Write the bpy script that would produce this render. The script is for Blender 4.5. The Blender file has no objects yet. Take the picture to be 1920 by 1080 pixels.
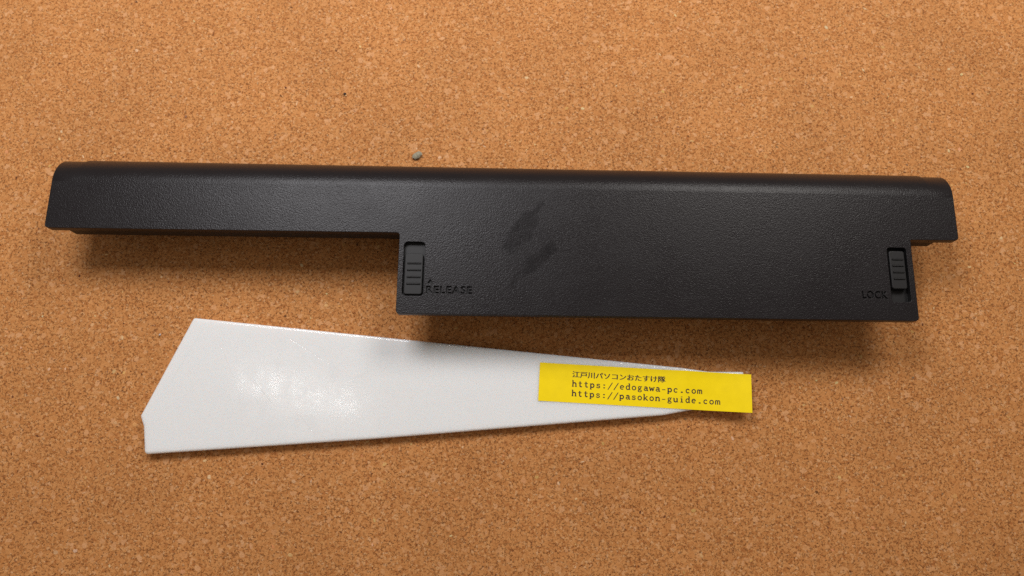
import bpy, bmesh, math, random
from mathutils import Vector, Matrix, noise as mnoise

sc = bpy.context.scene
C = sc.collection
R = math.radians
random.seed(7)

# ------------------------------------------------------------------ camera, world, lamps, exposure
cam_d = bpy.data.cameras.new('camera')
cam_d.sensor_width = 36.0
cam_d.lens = 27.06
cam_d.clip_start = 0.01
cam_d.clip_end = 50
cam = bpy.data.objects.new('camera', cam_d)
cam.location = (0, -0.0573, 0.237)
cam.rotation_euler = (R(13.6), 0, 0)
cam_d.dof.use_dof = True
cam_d.dof.focus_distance = 0.222
cam_d.dof.aperture_fstop = 18.0
C.objects.link(cam)
sc.camera = cam

w = bpy.data.worlds.new('World')
sc.world = w
w.use_nodes = True
bg = w.node_tree.nodes['Background']
bg.inputs['Color'].default_value = (1.0, 0.88, 0.76, 1)
bg.inputs['Strength'].default_value = 0.24

def lamp(loc, sx, sy, watts, col):
    l = bpy.data.lights.new('overhead_lamp', 'AREA')
    l.shape = 'RECTANGLE'
    l.size, l.size_y, l.energy, l.color = sx, sy, watts, col
    o = bpy.data.objects.new('overhead_lamp', l)
    o.location = loc
    C.objects.link(o)
    return o
# a ceiling tube and two square lamps lowered to steepen fall-off, all facing down
lamp((-0.50, 0.13, 1.6), 0.30, 0.055, 0.26, (1.0, 0.98, 0.95)).rotation_euler.z = R(-14)
lamp((-0.145, 0.255, 0.42), 0.21, 0.21, 1.78, (0.98, 0.97, 1.0))
lamp((0.225, 0.32, 0.42), 0.21, 0.21, 1.62, (1.0, 0.96, 0.92))

vs = sc.view_settings
vs.view_transform = 'Standard'
vs.look = 'None'
vs.exposure = 0.0
vs.gamma = 1.0
sc.cycles.use_denoising = False

# ------------------------------------------------------------------ node helpers
class NT:
    def __init__(s, name):
        s.m = bpy.data.materials.new(name)
        s.m.use_nodes = True
        s.t = s.m.node_tree
        s.b = s.t.nodes['Principled BSDF']
        s.co = s.t.nodes.new('ShaderNodeTexCoord').outputs['Object']
    def n(s, typ, **kw):
        nd = s.t.nodes.new('ShaderNode' + typ)
        ins = kw.pop('i', {})
        for k, v in kw.items():
            setattr(nd, k, v)
        for k, v in ins.items():
            s.put(nd.inputs[k], v)
        return nd
    def put(s, sock, v):
        if isinstance(v, bpy.types.NodeSocket):
            s.t.links.new(v, sock)
        elif isinstance(v, tuple) and len(v) == 3 and sock.type == 'RGBA':
            sock.default_value = (*v, 1)
        else:
            sock.default_value = v
    def math(s, op, a, b=0.0, c=0.0, clamp=False):
        nd = s.n('Math', operation=op, use_clamp=clamp)
        for k, v in enumerate((a, b, c)):
            s.put(nd.inputs[k], v)
        return nd.outputs[0]
    def vmath(s, op, a, b=(0, 0, 0)):
        nd = s.n('VectorMath', operation=op)
        s.put(nd.inputs[0], a)
        s.put(nd.inputs[1], b)
        return nd.outputs['Value'] if op in ('LENGTH', 'DOT_PRODUCT', 'DISTANCE') else nd.outputs[0]
    def noise(s, scale, vec=None, detail=3.0, rough=0.5, col=False):
        nd = s.n('TexNoise', i={'Vector': vec or s.co, 'Scale': scale, 'Detail': detail, 'Roughness': rough})
        return nd.outputs['Color' if col else 'Fac']
    def voro(s, scale, vec=None, feature='F1', out='Distance', rnd=1.0):
        nd = s.n('TexVoronoi', feature=feature, i={'Vector': vec or s.co, 'Scale': scale, 'Randomness': rnd})
        return nd.outputs[out]
    def ramp(s, fac, stops, interp='LINEAR'):
        nd = s.n('ValToRGB', i={'Fac': fac})
        cr = nd.color_ramp
        cr.interpolation = interp
        while len(cr.elements) < len(stops):
            cr.elements.new(0.5)
        for e, (p, c) in zip(cr.elements, stops):
            e.position = p
            e.color = (*c, 1) if isinstance(c, tuple) else (c, c, c, 1)
        return nd.outputs[0]
    def mix(s, fac, a, b, mode='MIX'):
        nd = s.n('Mix', data_type='RGBA', blend_type=mode)
        s.put(nd.inputs[0], fac)
        s.put(nd.inputs[6], a)
        s.put(nd.inputs[7], b)
        return nd.outputs[2]
    def remap(s, v, a, b, c=0.0, d=1.0):
        nd = s.n('MapRange', i={0: v, 1: a, 2: b, 3: c, 4: d})
        return nd.outputs[0]
    def bump(s, h, dist, strength=1.0, normal=None):
        nd = s.n('Bump', i={'Height': h, 'Distance': dist, 'Strength': strength})
        if normal:
            s.put(nd.inputs['Normal'], normal)
        return nd.outputs[0]
    def seg(s, a, b, vec=None):
        """distance in the XY plane from the shading point to the segment a-b"""
        p = s.vmath('MULTIPLY', vec or s.co, (1, 1, 0))
        ab = Vector((b[0] - a[0], b[1] - a[1], 0))
        pa = s.vmath('SUBTRACT', p, (a[0], a[1], 0))
        h = s.math('DIVIDE', s.vmath('DOT_PRODUCT', pa, tuple(ab)), ab.length_squared, clamp=True)
        sc_ = s.n('VectorMath', operation='SCALE')
        sc_.inputs[0].default_value = tuple(ab)
        s.put(sc_.inputs['Scale'], h)
        return s.vmath('LENGTH', s.vmath('SUBTRACT', pa, sc_.outputs[0]))
    def set(s, **kw):
        for k, v in kw.items():
            s.put(s.b.inputs[k.replace('_', ' ')], v)

# ------------------------------------------------------------------ materials
def mat_cork():
    m = NT('cork')
    wob = m.vmath('SUBTRACT', m.noise(900, detail=2, col=True), (0.5, 0.5, 0.5))
    wob = m.vmath('MULTIPLY', wob, (0.0007, 0.0007, 0))
    p = m.vmath('ADD', m.co, wob)
    c1 = m.voro(1650, p, out='Color')
    s1 = m.n('SeparateColor', i={0: c1})
    c2 = m.voro(800, p, out='Color')
    s2 = m.n('SeparateColor', i={0: c2})
    e1 = m.voro(1650, p, feature='DISTANCE_TO_EDGE')
    tone = m.ramp(s1.outputs[0], [(0.0, (0.414, 0.145, 0.037)), (0.15, (0.519, 0.207, 0.057)),
                                  (0.55, (0.590, 0.250, 0.077)), (0.88, (0.625, 0.289, 0.097)), (1.0, (0.660, 0.348, 0.155))])
    big = m.ramp(s2.outputs[1], [(0.0, (0.546, 0.223, 0.065)), (0.6, (0.598, 0.264, 0.085)), (1.0, (0.704, 0.366, 0.169))])
    usebig = m.ramp(s2.outputs[0], [(0.82, 0.0), (0.84, 0.75)], 'CONSTANT')
    col = m.mix(usebig, tone, big)
    # binder gaps between the granules
    gapn = m.noise(1300, detail=3, rough=0.65)
    gap = m.math('MULTIPLY', m.remap(e1, 0.17, 0.02), m.remap(gapn, 0.49, 0.60))
    gap = m.math('MULTIPLY', gap, m.math('SUBTRACT', 1.0, m.math('MULTIPLY', usebig, 0.9)))
    col = m.mix(m.math('MULTIPLY', gap, m.remap(m.noise(95, detail=3), 0.35, 0.65, 0.55, 0.95)), col, (0.21, 0.06, 0.012))
    # bark crumbs: small dark flecks
    fl = m.voro(1500, p, out='Color')
    fs = m.n('SeparateColor', i={0: fl})
    fd = m.voro(1500, p)
    fleck = m.math('MULTIPLY', m.remap(fs.outputs[2], 0.915, 0.93), m.remap(fd, 0.42, 0.28))
    col = m.mix(m.math('MULTIPLY', fleck, 0.6), col, (0.16, 0.055, 0.02))
    # broad mottling of the sheet
    mot = m.remap(m.noise(28, detail=4), 0.3, 0.7, 0.92, 1.06)
    col = m.mix(1.0, col, m.n('CombineColor', i={0: mot, 1: mot, 2: mot}).outputs[0], 'MULTIPLY')
    h = m.math('ADD', m.math('MULTIPLY', s1.outputs[1], 0.5), m.math('MULTIPLY', m.noise(2600, detail=2), 0.8))
    h = m.math('SUBTRACT', h, m.math('MULTIPLY', gap, 1.3))
    h = m.math('ADD', h, m.math('MULTIPLY', fs.outputs[0], 0.25))
    m.set(Base_Color=col, Roughness=0.75, Normal=m.bump(h, 0.00013, 0.9))
    m.b.inputs['Specular IOR Level'].default_value = 0.25
    return m.m

def mat_black(name, grain=True, base=(0.0115, 0.0092, 0.0100), rough=0.27):
    m = NT(name)
    bev = m.n('Bevel', samples=6, i={'Radius': 0.00022}).outputs[0]
    if not grain:
        h = m.noise(5000, detail=2)
        m.set(Base_Color=base, Roughness=rough, Normal=m.bump(h, 0.00001, 0.5, bev), Specular_IOR_Level=0.3)
        return m.m
    wob = m.vmath('MULTIPLY', m.vmath('SUBTRACT', m.noise(1800, detail=1, col=True), (0.5, 0.5, 0.5)), (0.0004, 0.0004, 0.0004))
    p = m.vmath('ADD', m.co, wob)
    cell = m.voro(3200, p, feature='SMOOTH_F1')
    h = m.math('ADD', m.math('MULTIPLY', cell, -1.0), m.math('MULTIPLY', m.noise(4200, detail=2), 0.5))
    # greasy finger smear: oil fills the grain and takes the sheen away
    q = m.vmath('ADD', m.co, m.vmath('MULTIPLY', m.vmath('SUBTRACT', m.noise(160, detail=4, rough=0.7, col=True), (0.5, 0.5, 0.5)), (0.006, 0.006, 0)))
    marks = [((7.7, 21.2), (6.0, 17.5), 1.5, 0.8, 1.0), ((5.0, 16.2), (2.2, 12.2), 3.7, 2.7, 1.0), ((2.0, 12.0), (-0.4, 8.0), 2.9, 1.8, 0.9),
             ((11.2, 7.8), (5.0, 2.0), 2.3, 1.5, 1.0), ((4.6, 1.6), (0.2, -2.6), 1.6, 0.8, 0.7), ((4.5, 8.0), (1.5, 3.5), 3.2, 1.0, 0.2), ((6.2, 14.5), (10.3, 9.0), 2.2, 1.2, 0.25)]
    sm = None
    for a, b, r0, r1, k in marks:
        q1 = m.math('MULTIPLY', m.remap(m.seg((a[0] * 0.001, a[1] * 0.001), (b[0] * 0.001, b[1] * 0.001), q), r0 * 0.001, r1 * 0.001), k)
        sm = q1 if sm is None else m.math('MAXIMUM', sm, q1)
    sm = m.math('MULTIPLY', sm, m.remap(m.noise(420, detail=3), 0.3, 0.62, 0.35, 1.0))
    haze_ = m.remap(m.noise(60, detail=5, rough=0.6), 0.35, 0.7)        # faint handling marks
    r = m.math('ADD', rough, m.math('MULTIPLY', haze_, 0.07))
    col = m.mix(m.math('MULTIPLY', sm, 0.35), base, (0.011, 0.0105, 0.0105))
    # stray dust specks
    dc = m.n('SeparateColor', i={0: m.voro(330, out='Color')})
    dust = m.math('MULTIPLY', m.remap(dc.outputs[0], 0.985, 0.99), m.remap(m.voro(330), 0.10, 0.05))
    col = m.mix(m.math('MULTIPLY', dust, 0.5), col, (0.25, 0.21, 0.17))
    m.set(Base_Color=col, Roughness=r, Normal=m.bump(h, 0.000065, m.math('SUBTRACT', 0.7, m.math('MULTIPLY', sm, 0.2)), bev))
    m.put(m.b.inputs['Specular IOR Level'], m.math('SUBTRACT', 0.22, m.math('MULTIPLY', sm, 0.10)))
    return m.m

def mat_white():
    m = NT('white_nylon')
    bev = m.n('Bevel', samples=6, i={'Radius': 0.0006}).outputs[0]
    wav = m.noise(38, detail=2)
    fine = m.noise(900, detail=3, rough=0.6)
    pit = m.noise(420, detail=2)
    scr = None
    for a, b, wd in [((-0.0785, -0.0295), (-0.0725, -0.0365), 0.00007), ((-0.068, -0.017), (-0.056, -0.0245), 0.00006),
                     ((-0.1045, -0.032), (-0.0955, -0.014), 0.00005), ((-0.064, -0.040), (-0.060, -0.0445), 0.00005),
                     ((-0.09, -0.018), (-0.084, -0.03), 0.00004), ((-0.05, -0.03), (-0.043, -0.027), 0.00004)]:
        d = m.remap(m.seg(a, b), wd * 2.0, wd * 0.6)
        scr = d if scr is None else m.math('MAXIMUM', scr, d)
    h = m.math('ADD', m.math('MULTIPLY', wav, 0.8), m.math('MULTIPLY', fine, 0.008))
    h = m.math('SUBTRACT', h, m.math('MULTIPLY', scr, 0.25))
    h = m.math('ADD', h, m.math('MULTIPLY', pit, 0.025))
    col = m.mix(m.math('MULTIPLY', scr, 0.35), (0.85, 0.855, 0.85), (0.78, 0.77, 0.75))
    r = m.remap(m.noise(210, detail=5, rough=0.7), 0.40, 0.64, 0.075, 0.17)
    m.set(Base_Color=col, Roughness=r, Normal=m.bump(h, 0.00022, 0.55, bev))
    m.b.inputs['Subsurface Weight'].default_value = 0.9
    m.b.inputs['Subsurface Radius'].default_value = (1, 0.9, 0.85)
    m.b.inputs['Subsurface Scale'].default_value = 0.0022
    return m.m

def mat_yellow():
    m = NT('yellow_tape')
    h = m.math('ADD', m.noise(70, detail=2), m.math('MULTIPLY', m.noise(1500, detail=2), 0.06))
    fib = m.remap(m.noise(400, detail=4), 0.3, 0.7, 0.97, 1.03)
    col = m.mix(1.0, (1.0, 0.74, 0.003), m.n('CombineColor', i={0: fib, 1: fib, 2: fib}).outputs[0], 'MULTIPLY')
    m.set(Base_Color=col, Roughness=0.42, Normal=m.bump(h, 0.0004, 0.6))
    m.b.inputs['Specular IOR Level'].default_value = 0.2
    return m.m

def mat_plain(name, col, rough=0.6, spread=0.25, scale=900):
    m = NT(name)
    f = m.remap(m.noise(scale, detail=4), 0.3, 0.7, 1 - spread, 1 + spread)
    c = m.mix(1.0, col, m.n('CombineColor', i={0: f, 1: f, 2: f}).outputs[0], 'MULTIPLY')
    m.set(Base_Color=c, Roughness=rough, Normal=m.bump(m.noise(scale * 2), 0.0001, 0.5))
    return m.m

CORK = mat_cork()
SHELL = mat_black('black_grained_plastic')
BODY = mat_black('black_lower_plastic', False, (0.014, 0.012, 0.011), 0.5)
SMOOTH = mat_black('black_smooth_plastic', False, (0.012, 0.0112, 0.0112), 0.45)
WHITE = mat_white()
YELLOW = mat_yellow()
INK = mat_plain('brown_black_ink', (0.035, 0.014, 0.008), 0.6, 0.5, 1500)
STONE = mat_plain('grey_green_stone', (0.32, 0.285, 0.20), 0.8, 0.3, 1200)
BLACKDIRT = mat_plain('dark_dirt', (0.03, 0.012, 0.008), 0.7, 0.3, 1500)
GLASSY = mat_plain('clear_chip', (0.6, 0.52, 0.46), 0.15, 0.2, 1500)
PALECORK = mat_plain('pale_cork', (0.70, 0.43, 0.22), 0.7, 0.15, 1500)

# ------------------------------------------------------------------ mesh helpers
def link(name, me, mat=None, parent=None):
    o = bpy.data.objects.new(name, me)
    C.objects.link(o)
    if mat:
        me.materials.clear()
        me.materials.append(mat)
    if parent:
        o.parent = parent
    return o

def tag(o, label=None, cat=None, kind=None, group=None):
    for k, v in (('label', label), ('category', cat), ('kind', kind), ('group', group)):
        if v:
            o[k] = v
    return o

def smooth(me, ang=35):
    for p in me.polygons:
        p.use_smooth = True
    me.set_sharp_from_angle(angle=R(ang))
    for p in me.polygons:
        if abs(p.normal.z) > 0.99999:
            p.use_smooth = False

def to_mesh(bm, name='mesh'):
    bmesh.ops.recalc_face_normals(bm, faces=bm.faces)
    me = bpy.data.meshes.new(name)
    bm.to_mesh(me)
    bm.free()
    return me

def round_poly(pts, segs=5):
    """pts: (x, y, radius); returns the outline with rounded corners"""
    out = []
    n = len(pts)
    for k in range(n):
        p0, p1, p2 = Vector(pts[k - 1][:2]), Vector(pts[k][:2]), Vector(pts[(k + 1) % n][:2])
        r = pts[k][2]
        if r <= 0:
            out.append(p1)
            continue
        a, b = (p0 - p1).normalized(), (p2 - p1).normalized()
        half = a.angle(b) / 2
        t = r / math.tan(half)
        cen = p1 + (a + b).normalized() * (r / math.sin(half))
        s, e = p1 + a * t - cen, p1 + b * t - cen
        ang = math.atan2(s.x * e.y - s.y * e.x, s.dot(e))
        for j in range(segs + 1):
            q = ang * j / segs
            out.append(cen + Vector((s.x * math.cos(q) - s.y * math.sin(q), s.x * math.sin(q) + s.y * math.cos(q))))
    return out

def prism(outline, z0, z1, inset_bottom=0.0):
    bm = bmesh.new()
    lo = [bm.verts.new((p[0], p[1], z0)) for p in outline]
    hi = [bm.verts.new((p[0], p[1], z1)) for p in outline]
    n = len(outline)
    bm.faces.new(lo[::-1])
    bm.faces.new(hi)
    for k in range(n):
        bm.faces.new((lo[k], lo[(k + 1) % n], hi[(k + 1) % n], hi[k]))
    if inset_bottom:
        bot = [e for e in bm.edges if all(abs(v.co.z - z0) < 1e-7 for v in e.verts)]
        bmesh.ops.bevel(bm, geom=bot, offset=inset_bottom, segments=4, profile=0.5, affect='EDGES', clamp_overlap=True)
    return to_mesh(bm)

def loft(stations):
    """stations: list of (x, [(y, z), ...]) with equal counts -> closed solid along X"""
    bm = bmesh.new()
    rings = [[bm.verts.new((x, y, z)) for y, z in prof] for x, prof in stations]
    n = len(rings[0])
    for a, b in zip(rings, rings[1:]):
        for k in range(n):
            bm.faces.new((a[k], a[(k + 1) % n], b[(k + 1) % n], b[k]))
    bm.faces.new(rings[0])
    bm.faces.new(rings[-1][::-1])
    return to_mesh(bm)

def offset_poly(pts, d):
    out = []
    n = len(pts)
    for k in range(n):
        e1, e2 = (pts[k] - pts[k - 1]).normalized(), (pts[(k + 1) % n] - pts[k]).normalized()
        n1, n2 = Vector((-e1.y, e1.x)), Vector((-e2.y, e2.x))
        b = (n1 + n2).normalized()
        out.append(pts[k] + b * (d / b.dot(n1)))
    return out

def boolean(me, cutter, op):
    a, b = link('work', me), link('cutter', cutter)
    md = a.modifiers.new('b', 'BOOLEAN')
    md.operation, md.object, md.solver = op, b, 'EXACT'
    bpy.context.view_layer.update()
    out = bpy.data.meshes.new_from_object(a.evaluated_get(bpy.context.evaluated_depsgraph_get()))
    for o in (a, b):
        bpy.data.objects.remove(o)
    return out

def modified(me, typ, **kw):
    a = link('work', me)
    md = a.modifiers.new('m', typ)
    for k, v in kw.items():
        setattr(md, k, v)
    bpy.context.view_layer.update()
    out = bpy.data.meshes.new_from_object(a.evaluated_get(bpy.context.evaluated_depsgraph_get()))
    bpy.data.objects.remove(a)
    return out

def text_mesh(body, size, extrude=0.0, space=1.0, offset=0.0, bold_x=1.0):
    cu = bpy.data.curves.new('lettering', 'FONT')
    cu.body, cu.size, cu.extrude, cu.space_character = body, size, extrude, space
    cu.offset = offset
    cu.resolution_u = 3
    cu.align_x = 'LEFT'
    o = bpy.data.objects.new('lettering', cu)
    C.objects.link(o)
    bpy.context.view_layer.update()
    me = bpy.data.meshes.new_from_object(o.evaluated_get(bpy.context.evaluated_depsgraph_get()))
    bpy.data.objects.remove(o)
    return me

def fit(me, x0, x1, y0, y1):
    xs = [v.co.x for v in me.vertices]
    ys = [v.co.y for v in me.vertices]
    ax, bx, ay, by = min(xs), max(xs), min(ys), max(ys)
    for v in me.vertices:
        v.co.x = x0 + (v.co.x - ax) / (bx - ax) * (x1 - x0)
        v.co.y = y0 + (v.co.y - ay) / (by - ay) * (y1 - y0)
    return me

# ------------------------------------------------------------------ the cork surface
bm = bmesh.new()
nx, ny = 24, 18
grid = [[bm.verts.new((-0.6 + 1.2 * i / nx, -0.45 + 0.95 * j / ny, 0)) for i in range(nx + 1)] for j in range(ny + 1)]
for j in range(ny):
    for i in range(nx):
        bm.faces.new((grid[j][i], grid[j][i + 1], grid[j + 1][i + 1], grid[j + 1][i]))
board = link('cork_board', to_mesh(bm, 'cork_board'), CORK)
board.location.z = 0
tag(board, 'flat tan cork board under the battery and the white scraper', None, 'structure')

# ------------------------------------------------------------------ the laptop battery
MM = 0.001
H = 19.0 * MM
XL, XR = -139.2 * MM, 132.0 * MM
YLEDGE, YSOUTH = 11.9 * MM, -12.6 * MM
XN0, XN1 = -33.5 * MM, 117.7 * MM
YC, RB = 25.3 * MM, 9.5 * MM
ZC = H - RB

bat = bpy.data.objects.new('laptop_battery', None)
bat.rotation_euler.z = R(-0.85)
C.objects.link(bat)
tag(bat, 'long black laptop battery pack with two latch sliders lying on cork', 'battery')

def barrel(dy, r, a0, a1, n):
    return [(YC + dy + r * math.sin(R(a0 + (a1 - a0) * k / n)), ZC + r * math.cos(R(a0 + (a1 - a0) * k / n))) for k in range(n + 1)]
def shell_profile(dy):
    p = [(YSOUTH - 0.01, H)] + barrel(dy, RB, 0, 100, 20)
    p += barrel(0, RB - 1.6 * MM, 95, 35, 6)
    p += [(YC - 2 * MM, H - 2.6 * MM), (YSOUTH - 0.01, H - 2.6 * MM)]
    return p
def taper(x):                 # the back swells a little towards the long arm
    return 1.7 * MM - (x - XL) / (XR - XL) * 1.3 * MM
xa, xb = XL + 6.2 * MM, XR - 6.0 * MM
st = [(XL - 0.01, -0.38 * MM), (xa, -0.38 * MM), (xa + 1.2 * MM, 0), (xb - 1.2 * MM, 0), (xb, -0.38 * MM), (XR + 0.01, -0.38 * MM)]
shell = loft([(x, shell_profile(dy + taper(x))) for x, dy in st])
plan = round_poly([(XL, YLEDGE, 1.1 * MM), (XN0, YLEDGE, 0.9 * MM), (XN0, YSOUTH, 1.0 * MM), (XN1, YSOUTH, 1.0 * MM),
                   (XN1, YLEDGE, 0.35 * MM), (XR, YLEDGE, 0.9 * MM), (XR, 0.06, 0), (XL, 0.06, 0)])
shell = boolean(shell, prism(plan, -0.01, 0.05), 'INTERSECT')
bmb = bmesh.new()
bmb.from_mesh(shell)
ed = [e for e in bmb.edges if len(e.link_faces) == 2 and e.calc_face_angle(0) > R(50) and all(v.co.z > H - 9 * MM for v in e.verts)
      and any(abs(f.normal.z) < 0.3 and f.normal.y < 0.9 for f in e.link_faces) and any(f.normal.z > 0.25 or f.normal.y > 0.6 for f in e.link_faces)]
bmesh.ops.bevel(bmb, geom=ed, offset=0.35 * MM, segments=3, profile=0.5, affect='EDGES', clamp_overlap=True)
shell = to_mesh(bmb)
# latch slots (world-drawn positions turned into the pack's own axes)
slots = [(-32.0, -25.7, -7.3, 9.1, 1.15), (110.4, 116.1, -7.1, 9.4, 0.85)]
for x0, x1, y0, y1, r in slots:
    o = round_poly([(x0 * MM, y0 * MM, r * MM), (x1 * MM, y0 * MM, r * MM), (x1 * MM, y1 * MM, r * MM), (x0 * MM, y1 * MM, r * MM)])
    shell = boolean(shell, prism(o, H - (1.5 if x0 < 0 else 2.2) * MM, H + 5 * MM), 'DIFFERENCE')
# engraved words and the little arrow
DEPTH = 0.6 * MM
def engrave(sh, me):
    for v in me.vertices:
        v.co.z = H + 0.003 if v.co.z > 0 else H - DEPTH
    return boolean(sh, me, 'DIFFERENCE')
shell = engrave(shell, fit(text_mesh('RELEASE', 0.003, 0.001, 1.1, 0.00005), -24.9 * MM, -11.6 * MM, -6.5 * MM, -4.25 * MM))
shell = engrave(shell, fit(text_mesh('LOCK', 0.003, 0.001, 1.1, 0.00005), 102.0 * MM, 109.3 * MM, -6.2 * MM, -3.9 * MM))
shell = engrave(shell, prism([Vector((-24.7 * MM, -3.5 * MM)), Vector((-23.2 * MM, -3.5 * MM)), Vector((-23.8 * MM, -2.2 * MM))], -0.001, 0.001))
smooth(shell, 30)
sh_o = link('upper_shell', shell, SHELL, bat)
shell.materials.append(SMOOTH)
for p in shell.polygons:                     # moulded-in lettering and latch pockets have no grain
    if H - 2.3 * MM < p.center.z < H - 0.1 * MM and p.center.y < YC - 8 * MM and XL + 3 * MM < p.center.x < XR - 3 * MM and YSOUTH + 1 * MM < p.center.y < YLEDGE - 0.5 * MM and XN0 + 0.6 * MM < p.center.x < XN1 - 0.6 * MM:
        p.material_index = 1

# recess floors under the sliders
for x0, x1, y0, y1, r in slots:
    e = 0.4
    o = round_poly([((x0 - e) * MM, (y0 - e) * MM, 0.9 * MM), ((x1 + e) * MM, (y0 - e) * MM, 0.9 * MM), ((x1 + e) * MM, (y1 + e) * MM, 0.9 * MM), ((x0 - e) * MM, (y1 + e) * MM, 0.9 * MM)])
# lower body: narrower than the shell, round back, chamfered foot
ins = 4.2 * MM
body_prof = barrel(0, RB - 0.25 * MM, 40, 180, 22)
body_prof = [(-0.03, H - 2.4 * MM), (YC, H - 2.4 * MM)] + body_prof + [(-0.03, ZC - RB + 0.25 * MM)]
body_prof = [(y, max(z, 0.0)) for y, z in body_prof]
bx0, bx1 = XL + ins, XR - ins
body = loft([(bx0 - 0.01, body_prof), (bx1 + 0.01, body_prof)])
bplan = [Vector(p) for p in [(bx0, YLEDGE + 1.0 * MM), (XN0 + 4.5 * MM, YLEDGE + 1.0 * MM), (XN0 + 4.5 * MM, YSOUTH + 3.2 * MM),
                             (XN1 - 7.0 * MM, YSOUTH + 3.2 * MM), (XN1 - 7.0 * MM, YLEDGE + 1.0 * MM), (bx1, YLEDGE + 1.0 * MM), (bx1, 0.05), (bx0, 0.05)]]
bmk = bmesh.new()
rings = [[bmk.verts.new((p.x, p.y, z * MM)) for p in offset_poly(bplan, d * MM)] for z, d in ((0.2, 9.0), (2.5, 5.6), (5.5, 2.4), (9.5, 0.0), (40, 0.0))]
for a, b in zip(rings, rings[1:]):
    for k in range(len(a)):
        bmk.faces.new((a[k], a[(k + 1) % len(a)], b[(k + 1) % len(a)], b[k]))
bmk.faces.new(rings[0][::-1])
bmk.faces.new(rings[-1])
body = boolean(body, to_mesh(bmk), 'INTERSECT')
for v in body.vertices:
    v.co.z -= 0.2 * MM if v.co.z < 0.01 else 0.0
smooth(body, 30)
link('lower_body', body, BODY, bat)

def slider(x0, x1, y0, y1, ribs, top):
    o = round_poly([(x0 * MM, y0 * MM, 0.7 * MM), (x1 * MM, y0 * MM, 0.7 * MM), (x1 * MM, y1 * MM, 0.7 * MM), (x0 * MM, y1 * MM, 0.7 * MM)])
    me = prism(o, H - (1.62 if x0 < 0 else 2.3) * MM, H + top * MM)
    bm_ = bmesh.new()
    bm_.from_mesh(me)
    ed_ = [e for e in bm_.edges if all(v.co.z > H - 0.8 * MM for v in e.verts)]
    bmesh.ops.bevel(bm_, geom=ed_, offset=0.22 * MM, segments=2, profile=0.5, affect='EDGES')
    me = to_mesh(bm_)
    smooth(me, 40)
    s = link('latch_slider', me, SMOOTH, bat)
    xm0, xm1 = x0 + 0.75, x1 - 0.55
    for y in ribs:
        # wedge rib: vertical south face, sloping north face
        z0, z1 = H + (top - 0.1) * MM, H + (top + 0.32) * MM
        bm2 = bmesh.new()
        prof = [(y - 0.22, z0), (y - 0.22, z1 - 0.05 * MM), (y - 0.14, z1), (y + 0.02, z1), (y + 0.34, z0)]
        ra = [bm2.verts.new((xm0 * MM, q[0] * MM, q[1])) for q in prof]
        rb = [bm2.verts.new((xm1 * MM, q[0] * MM, q[1])) for q in prof]
        for k in range(5):
            bm2.faces.new((ra[k], ra[(k + 1) % 5], rb[(k + 1) % 5], rb[k]))
        bm2.faces.new(ra)
        bm2.faces.new(rb[::-1])
        link('grip_rib', to_mesh(bm2), SMOOTH, s)
    return s
slider(-31.55, -26.2, -6.85, 5.6, [2.55, 0.5, -1.6, -3.65], -0.18)
slider(111.0, 115.5, -3.1, 8.4, [5.85, 3.9, 1.95, -0.05], -0.18)

# ------------------------------------------------------------------ the white scraper with its label
scr_ = bpy.data.objects.new('plastic_scraper', None)
C.objects.link(scr_)
tag(scr_, 'white plastic wedge scraper with a yellow address label on its narrow end', 'scraper')
TH = 3.2 * MM
corner = [(-98.6, -10.2, 0.9), (-111.7, -40.3, 1.0), (-110.4, -43.4, 0.3),
          (-109.2, -51.5, 1.0), (-41.3, -47.0, 30), (45.5, -40.0, 14), (55.5, -38.2, 6),
          (70.4, -34.5, 0.5), (70.6, -26.95, 0.4), (60, -26.9, 5), (52, -25.75, 5)]
bmw = bmesh.new()
rings = []
for d, z in ((0.35, 0.1), (0.0, 0.5), (0.0, 2.7), (0.06, 2.93), (0.22, 3.12), (0.5, 3.2)):
    pts = offset_poly([Vector(c[:2]) for c in corner], d)
    o = round_poly([(p.x * MM, p.y * MM, max(c[2] - d, 0.12) * MM) for p, c in zip(pts, corner)], 6)
    rings.append([bmw.verts.new((p.x, p.y, z * MM)) for p in o])
for a, b in zip(rings, rings[1:]):
    for k in range(len(a)):
        bmw.faces.new((a[k], a[(k + 1) % len(a)], b[(k + 1) % len(a)], b[k]))
bmw.faces.new(rings[0][::-1])
bmw.faces.new(rings[-1])
blade = to_mesh(bmw)
smooth(blade, 40)
link('blade', blade, WHITE, scr_)

LO = Vector((8.55 * MM, -24.15 * MM, 0))
LU = Vector((64.0, -3.72, 0)).normalized()
LV = Vector((LU.y, -LU.x, 0))          # down the label
LW, LH = 64.15 * MM, 11.6 * MM
def label_pt(u, v, dz=0.0):
    """u, v in metres from the label's top-left corner"""
    f = u / LW
    z = TH + 0.06 * MM
    z += 0.55 * MM * math.exp(-((f - 0.70) / 0.07) ** 2) * (0.25 + 0.75 * max(0.0, 1 - v / LH))       # pucker over the blade's shoulder
    z += 1.1 * MM * max(0.0, f - 0.72) ** 2 / 0.078 * (0.4 + 0.6 * v / LH)                              # free end lifts a little
    z += 0.22 * MM * max(0.0, 1 - f / 0.09) ** 2
    p = LO + LU * u + LV * v
    return Vector((p.x, p.y, z + dz))
bml = bmesh.new()
NU, NV = 96, 10
def jag(u, v):
    return label_pt(u * LW, v * LH)
g0 = [[bml.verts.new(jag(i / NU, j / NV)) for i in range(NU + 1)] for j in range(NV + 1)]
for j in range(NV):
    for i in range(NU):
        bml.faces.new((g0[j][i], g0[j + 1][i], g0[j + 1][i + 1], g0[j][i + 1]))
lab = to_mesh(bml)
if lab.polygons[0].normal.z < 0:
    lab.flip_normals()
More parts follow.
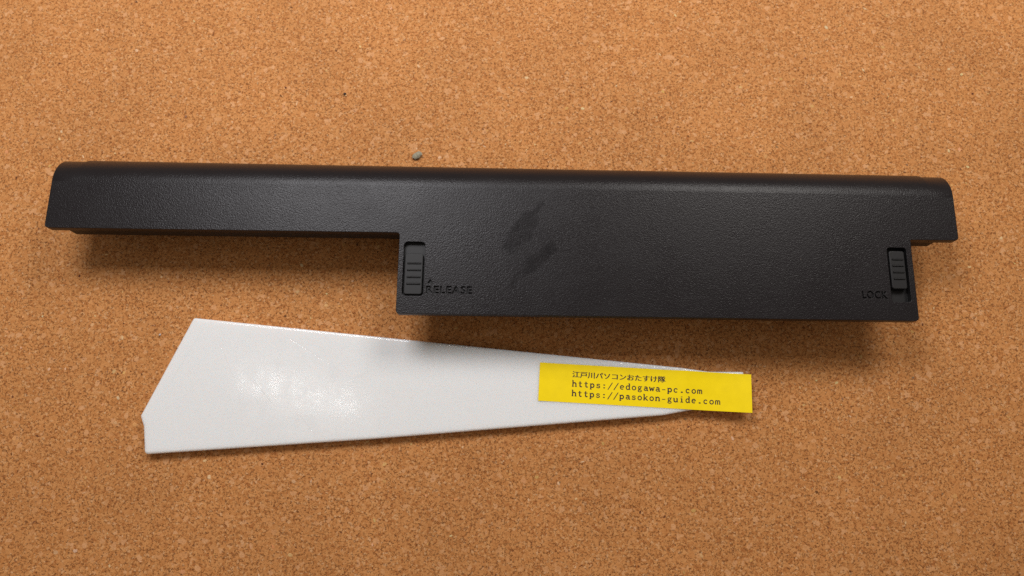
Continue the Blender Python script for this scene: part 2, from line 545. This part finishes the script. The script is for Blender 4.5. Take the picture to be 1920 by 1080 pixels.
lab = modified(lab, 'SOLIDIFY', thickness=0.09 * MM, offset=0.0)
smooth(lab, 40)
label = link('label_tape', lab, YELLOW, scr_)
tag(label, 'yellow printed label tape overhanging the narrow tip')

# slab-serif typewriter strokes, unit cell 1 wide, x-height 0.7, ascender 1.12; (points, weight)
T, B_ = 0.085, 0.14
def arc(cx, cy, rx, ry, a0, a1, n=10):
    return [(cx + rx * math.cos(R(a0 + (a1 - a0) * k / n)), cy + ry * math.sin(R(a0 + (a1 - a0) * k / n))) for k in range(n + 1)]
def ser(x, y, w_=0.17):
    return ([(x - w_, y), (x + w_, y)], T)
G = {
 'h': [([(0.22, 0), (0.22, 1.12)], B_), ([(0.22, 0.5)] + arc(0.5, 0.44, 0.26, 0.24, 150, 0) + [(0.76, 0)], B_), ser(0.22, 0.03), ser(0.76, 0.03), ([(0.06, 1.09), (0.22, 1.09)], T)],
 't': [([(0.42, 0.98), (0.42, 0.2)] + arc(0.6, 0.2, 0.18, 0.17, 180, 330, 8), B_), ([(0.14, 0.68), (0.76, 0.68)], T)],
 'p': [([(0.22, -0.32), (0.22, 0.7)], B_), (arc(0.5, 0.35, 0.29, 0.32, 160, -160, 14), B_), ser(0.24, -0.3), ([(0.06, 0.68), (0.22, 0.68)], T)],
 's': [(arc(0.5, 0.52, 0.24, 0.15, 20, 270, 10) + arc(0.5, 0.19, 0.27, 0.17, 90, -160, 10), 0.11), ([(0.75, 0.68), (0.74, 0.5)], T), ([(0.23, 0.2), (0.22, 0.02)], T)],
 ':': [([(0.5, -0.02), (0.5, 0.18)], 0.2), ([(0.5, 0.48), (0.5, 0.68)], 0.2)],
 '.': [([(0.5, -0.03), (0.5, 0.2)], 0.22)],
 '/': [([(0.1, -0.22), (0.9, 1.1)], 0.10)],
 'e': [([(0.2, 0.38), (0.8, 0.38)], T), (arc(0.5, 0.35, 0.3, 0.33, 5, 315, 16), 0.12)],
 'd': [([(0.74, 0.02), (0.74, 1.12)], B_), (arc(0.47, 0.35, 0.28, 0.33, 25, 335, 16), 0.12), ([(0.56, 1.09), (0.74, 1.09)], T), ([(0.74, 0.03), (0.92, 0.03)], T)],
 'o': [(arc(0.5, 0.35, 0.31, 0.33, 0, 360, 18), 0.12)],
 'g': [(arc(0.45, 0.48, 0.22, 0.2, 0, 360, 14), 0.11), ([(0.6, 0.62), (0.74, 0.7), (0.88, 0.68)], T), ([(0.32, 0.3), (0.24, 0.2), (0.32, 0.12), (0.66, 0.08)], T), (arc(0.48, -0.1, 0.3, 0.17, 60, -280, 14), 0.10)],
 'a': [(arc(0.48, 0.48, 0.24, 0.2, 155, 0, 8) + [(0.72, 0.1), (0.8, 0.03), (0.92, 0.04)], B_), (arc(0.43, 0.21, 0.23, 0.18, 40, 330, 12), 0.11)],
 'w': [([(0.1, 0.68), (0.31, 0.0)], 0.15), ([(0.29, 0.0), (0.5, 0.62)], 0.10), ([(0.5, 0.62), (0.71, 0.0)], 0.15), ([(0.69, 0.0), (0.9, 0.68)], 0.10), ser(0.12, 0.68, 0.12), ser(0.88, 0.68, 0.12)],
 '-': [([(0.2, 0.36), (0.8, 0.36)], T)],
 'c': [(arc(0.5, 0.35, 0.3, 0.33, 40, 320, 14), 0.12), ([(0.74, 0.55), (0.74, 0.5)], 0.15)],
 'm': [([(0.14, 0), (0.14, 0.69)], 0.12), ([(0.14, 0.5)] + arc(0.33, 0.5, 0.17, 0.18, 160, 0, 6) + [(0.5, 0)], 0.12), ([(0.5, 0.5)] + arc(0.69, 0.5, 0.17, 0.18, 160, 0, 6) + [(0.86, 0)], 0.12), ser(0.14, 0.03, 0.1), ser(0.5, 0.03, 0.1), ser(0.87, 0.03, 0.1)],
 'k': [([(0.22, 0), (0.22, 1.12)], B_), ([(0.24, 0.26), (0.7, 0.67)], 0.09), ([(0.4, 0.4), (0.78, 0.02)], B_), ser(0.22, 0.03), ser(0.8, 0.03, 0.13), ser(0.7, 0.68, 0.14), ([(0.06, 1.09), (0.22, 1.09)], T)],
 'n': [([(0.22, 0), (0.22, 0.7)], B_), ([(0.22, 0.48)] + arc(0.5, 0.44, 0.26, 0.24, 150, 0) + [(0.76, 0)], B_), ser(0.22, 0.03), ser(0.76, 0.03), ([(0.06, 0.68), (0.22, 0.68)], T)],
 'u': [([(0.22, 0.68), (0.22, 0.26)] + arc(0.48, 0.26, 0.26, 0.23, 180, 350, 8), B_), ([(0.75, 0.02), (0.75, 0.69)], B_), ([(0.06, 0.67), (0.22, 0.67)], T), ([(0.58, 0.67), (0.75, 0.67)], T), ([(0.75, 0.03), (0.92, 0.03)], T)],
 'i': [([(0.5, 0), (0.5, 0.69)], B_), ser(0.5, 0.03, 0.24), ([(0.3, 0.67), (0.5, 0.67)], T), ([(0.48, 0.9), (0.48, 1.04)], 0.17)],
}
def put_line(text, u0, vbase, pitch, height):
    verts, faces = [], []
    lift = 0.0
    for ci, ch in enumerate(text):
        for pts, wt in G[ch]:
            lift += 0.00004 * MM            # overlapping strokes never share a plane
            hw = wt / 2 * 1.55
            P_ = [Vector(p) for p in pts]
            dirs = [(b - a).normalized() for a, b in zip(P_, P_[1:])]
            base = len(verts)
            for k, p in enumerate(P_):
                d = dirs[0] if k == 0 else dirs[-1] if k == len(P_) - 1 else (dirs[k - 1] + dirs[k]).normalized()
                nrm = Vector((-d.y, d.x))
                for sgn in (1, -1):
                    q = p + nrm * hw * sgn
                    verts.append(label_pt(u0 + (ci + 0.04 + q.x * 0.94) * pitch, vbase - q.y * height, 0.062 * MM + lift))
            for k in range(len(P_) - 1):
                a = base + 2 * k
                faces.append((a, a + 1, a + 3, a + 2))
    me = bpy.data.meshes.new('printed_text')
    me.from_pydata([tuple(v) for v in verts], [], faces)
    bm_ = bmesh.new()
    bm_.from_mesh(me)
    for f in bm_.faces:
        f.normal_update()
        if f.normal.z < 0:
            f.normal_flip()
    bm_.to_mesh(me)
    bm_.free()
    return link('printed_text', me, INK, label)
put_line('https://edogawa-pc.com', 9.85 * MM, 6.72 * MM, 1.802 * MM, 1.68 * MM)
put_line('https://pasokon-guide.com', 9.85 * MM, 9.62 * MM, 1.802 * MM, 1.68 * MM)
jp = text_mesh('江戸川パソコンおたすけ隊', 0.0024, 0.0, offset=0.00002)
if jp.vertices:
    fit(jp, 9.95 * MM, 38.2 * MM, -4.0 * MM, -2.05 * MM)
    bmj = bmesh.new()
    bmj.from_mesh(jp)
    dupe = bmesh.ops.duplicate(bmj, geom=bmj.verts[:] + bmj.edges[:] + bmj.faces[:])     # struck twice, as a worn ribbon prints
    for g in dupe['geom']:
        if isinstance(g, bmesh.types.BMVert):
            g.co.x += 0.11 * MM
            g.co.z += 0.002 * MM
    bmj.to_mesh(jp)
    bmj.free()
    for v in jp.vertices:
        v.co = label_pt(v.co.x, -v.co.y, 0.064 * MM + v.co.z)
    link('printed_text', jp, INK, label)

# ------------------------------------------------------------------ crumbs lying on the board
def crumb(name, x, y, sx, sy, sz, rz, mat, lbl, cat, seed, sub=3, jit=0.28):
    bm_ = bmesh.new()
    bmesh.ops.create_icosphere(bm_, subdivisions=sub, radius=1.0)
    for v in bm_.verts:
        k = 1 + jit * mnoise.noise(v.co * 1.3 + Vector((seed * 3.1, seed, 0))) + 0.12 * mnoise.noise(v.co * 3.7 + Vector((0, seed, 5)))
        v.co = Vector((v.co.x * k * sx, v.co.y * k * sy, v.co.z * k * sz))
    zmin = min(v.co.z for v in bm_.verts)
    for v in bm_.verts:
        v.co.z -= zmin
    o = link(name, to_mesh(bm_, name), mat)
    smooth(o.data, 45)
    o.location = (x, y, -0.00005)
    o.rotation_euler.z = R(rz)
    return tag(o, lbl, cat)
crumb('pebble', -0.0313, 0.0449, 0.00180, 0.00115, 0.0006, 38, STONE, 'small grey green pebble on the cork above the battery', 'pebble', 3)
crumb('dirt_speck', -0.0564, 0.0673, 0.0005, 0.0004, 0.00035, 15, BLACKDIRT, 'tiny black dirt speck on the cork near the top', 'speck', 5, 2)
crumb('plastic_chip', -0.1098, -0.0150, 0.0004, 0.00035, 0.0003, 60, GLASSY, "tiny clear chip on the cork beside the scraper's broad end", 'chip', 8, 2)

# pale flakes and dark bark bits pressed into the cork, each a low irregular chip
def chips(name, n, pal, lo, hi, seed, lift):
    rnd = random.Random(seed)
    verts, faces, cols = [], [], []
    for _ in range(n):
        x, y = rnd.uniform(-0.24, 0.24), rnd.uniform(-0.16, 0.20)
        ln = lo + (hi - lo) * rnd.random() ** 2.2
        wd = ln * rnd.uniform(0.3, 0.85)
        a0, k = rnd.uniform(0, 6.28), rnd.randint(5, 7)
        ca, sa = math.cos(a0), math.sin(a0)
        c = rnd.choice(pal)
        c = [v * rnd.uniform(0.88, 1.1) for v in c]
        base = len(verts)
        for zz, sc_ in ((-0.00004, 1.0), (lift * rnd.uniform(0.6, 1.2), 0.72)):
            for j in range(k):
                t = 6.283 * (j + rnd.uniform(-0.25, 0.25)) / k
                px, py = math.cos(t) * ln / 2 * sc_, math.sin(t) * wd / 2 * sc_
                verts.append((x + px * ca - py * sa, y + px * sa + py * ca, zz + (rnd.uniform(-0.2, 0.2) * lift if zz > 0 else 0)))
        for j in range(k):
            faces.append((base + j, base + (j + 1) % k, base + k + (j + 1) % k, base + k + j))
            cols.append(c)
        faces.append(tuple(base + k + j for j in range(k)))
        cols.append(c)
    me = bpy.data.meshes.new(name)
    me.from_pydata(verts, [], faces)
    at = me.attributes.new('chip_colour', 'FLOAT_COLOR', 'FACE')
    for d, c in zip(at.data, cols):
        d.color = (*c, 1)
    return me
cm = NT('cork_chip')
ca_ = cm.n('Attribute', attribute_name='chip_colour').outputs['Color']
f_ = cm.remap(cm.noise(2500, detail=3), 0.3, 0.7, 0.85, 1.12)
cm.set(Base_Color=cm.mix(1.0, ca_, cm.n('CombineColor', i={0: f_, 1: f_, 2: f_}).outputs[0], 'MULTIPLY'), Roughness=0.75)
cm.b.inputs['Specular IOR Level'].default_value = 0.25
tag(link('pale_flakes', chips('pale_flakes', 3200, [(0.634, 0.317, 0.110), (0.669, 0.370, 0.150), (0.616, 0.290, 0.097), (0.704, 0.458, 0.238)], 0.0005, 0.0018, 3, 0.00006), cm.m, board), kind='stuff')
tag(link('bark_bits', chips('bark_bits', 1500, [(0.176, 0.057, 0.018), (0.229, 0.088, 0.031), (0.114, 0.035, 0.012), (0.264, 0.132, 0.070)], 0.00035, 0.0013, 4, 0.00004), cm.m, board), kind='stuff')
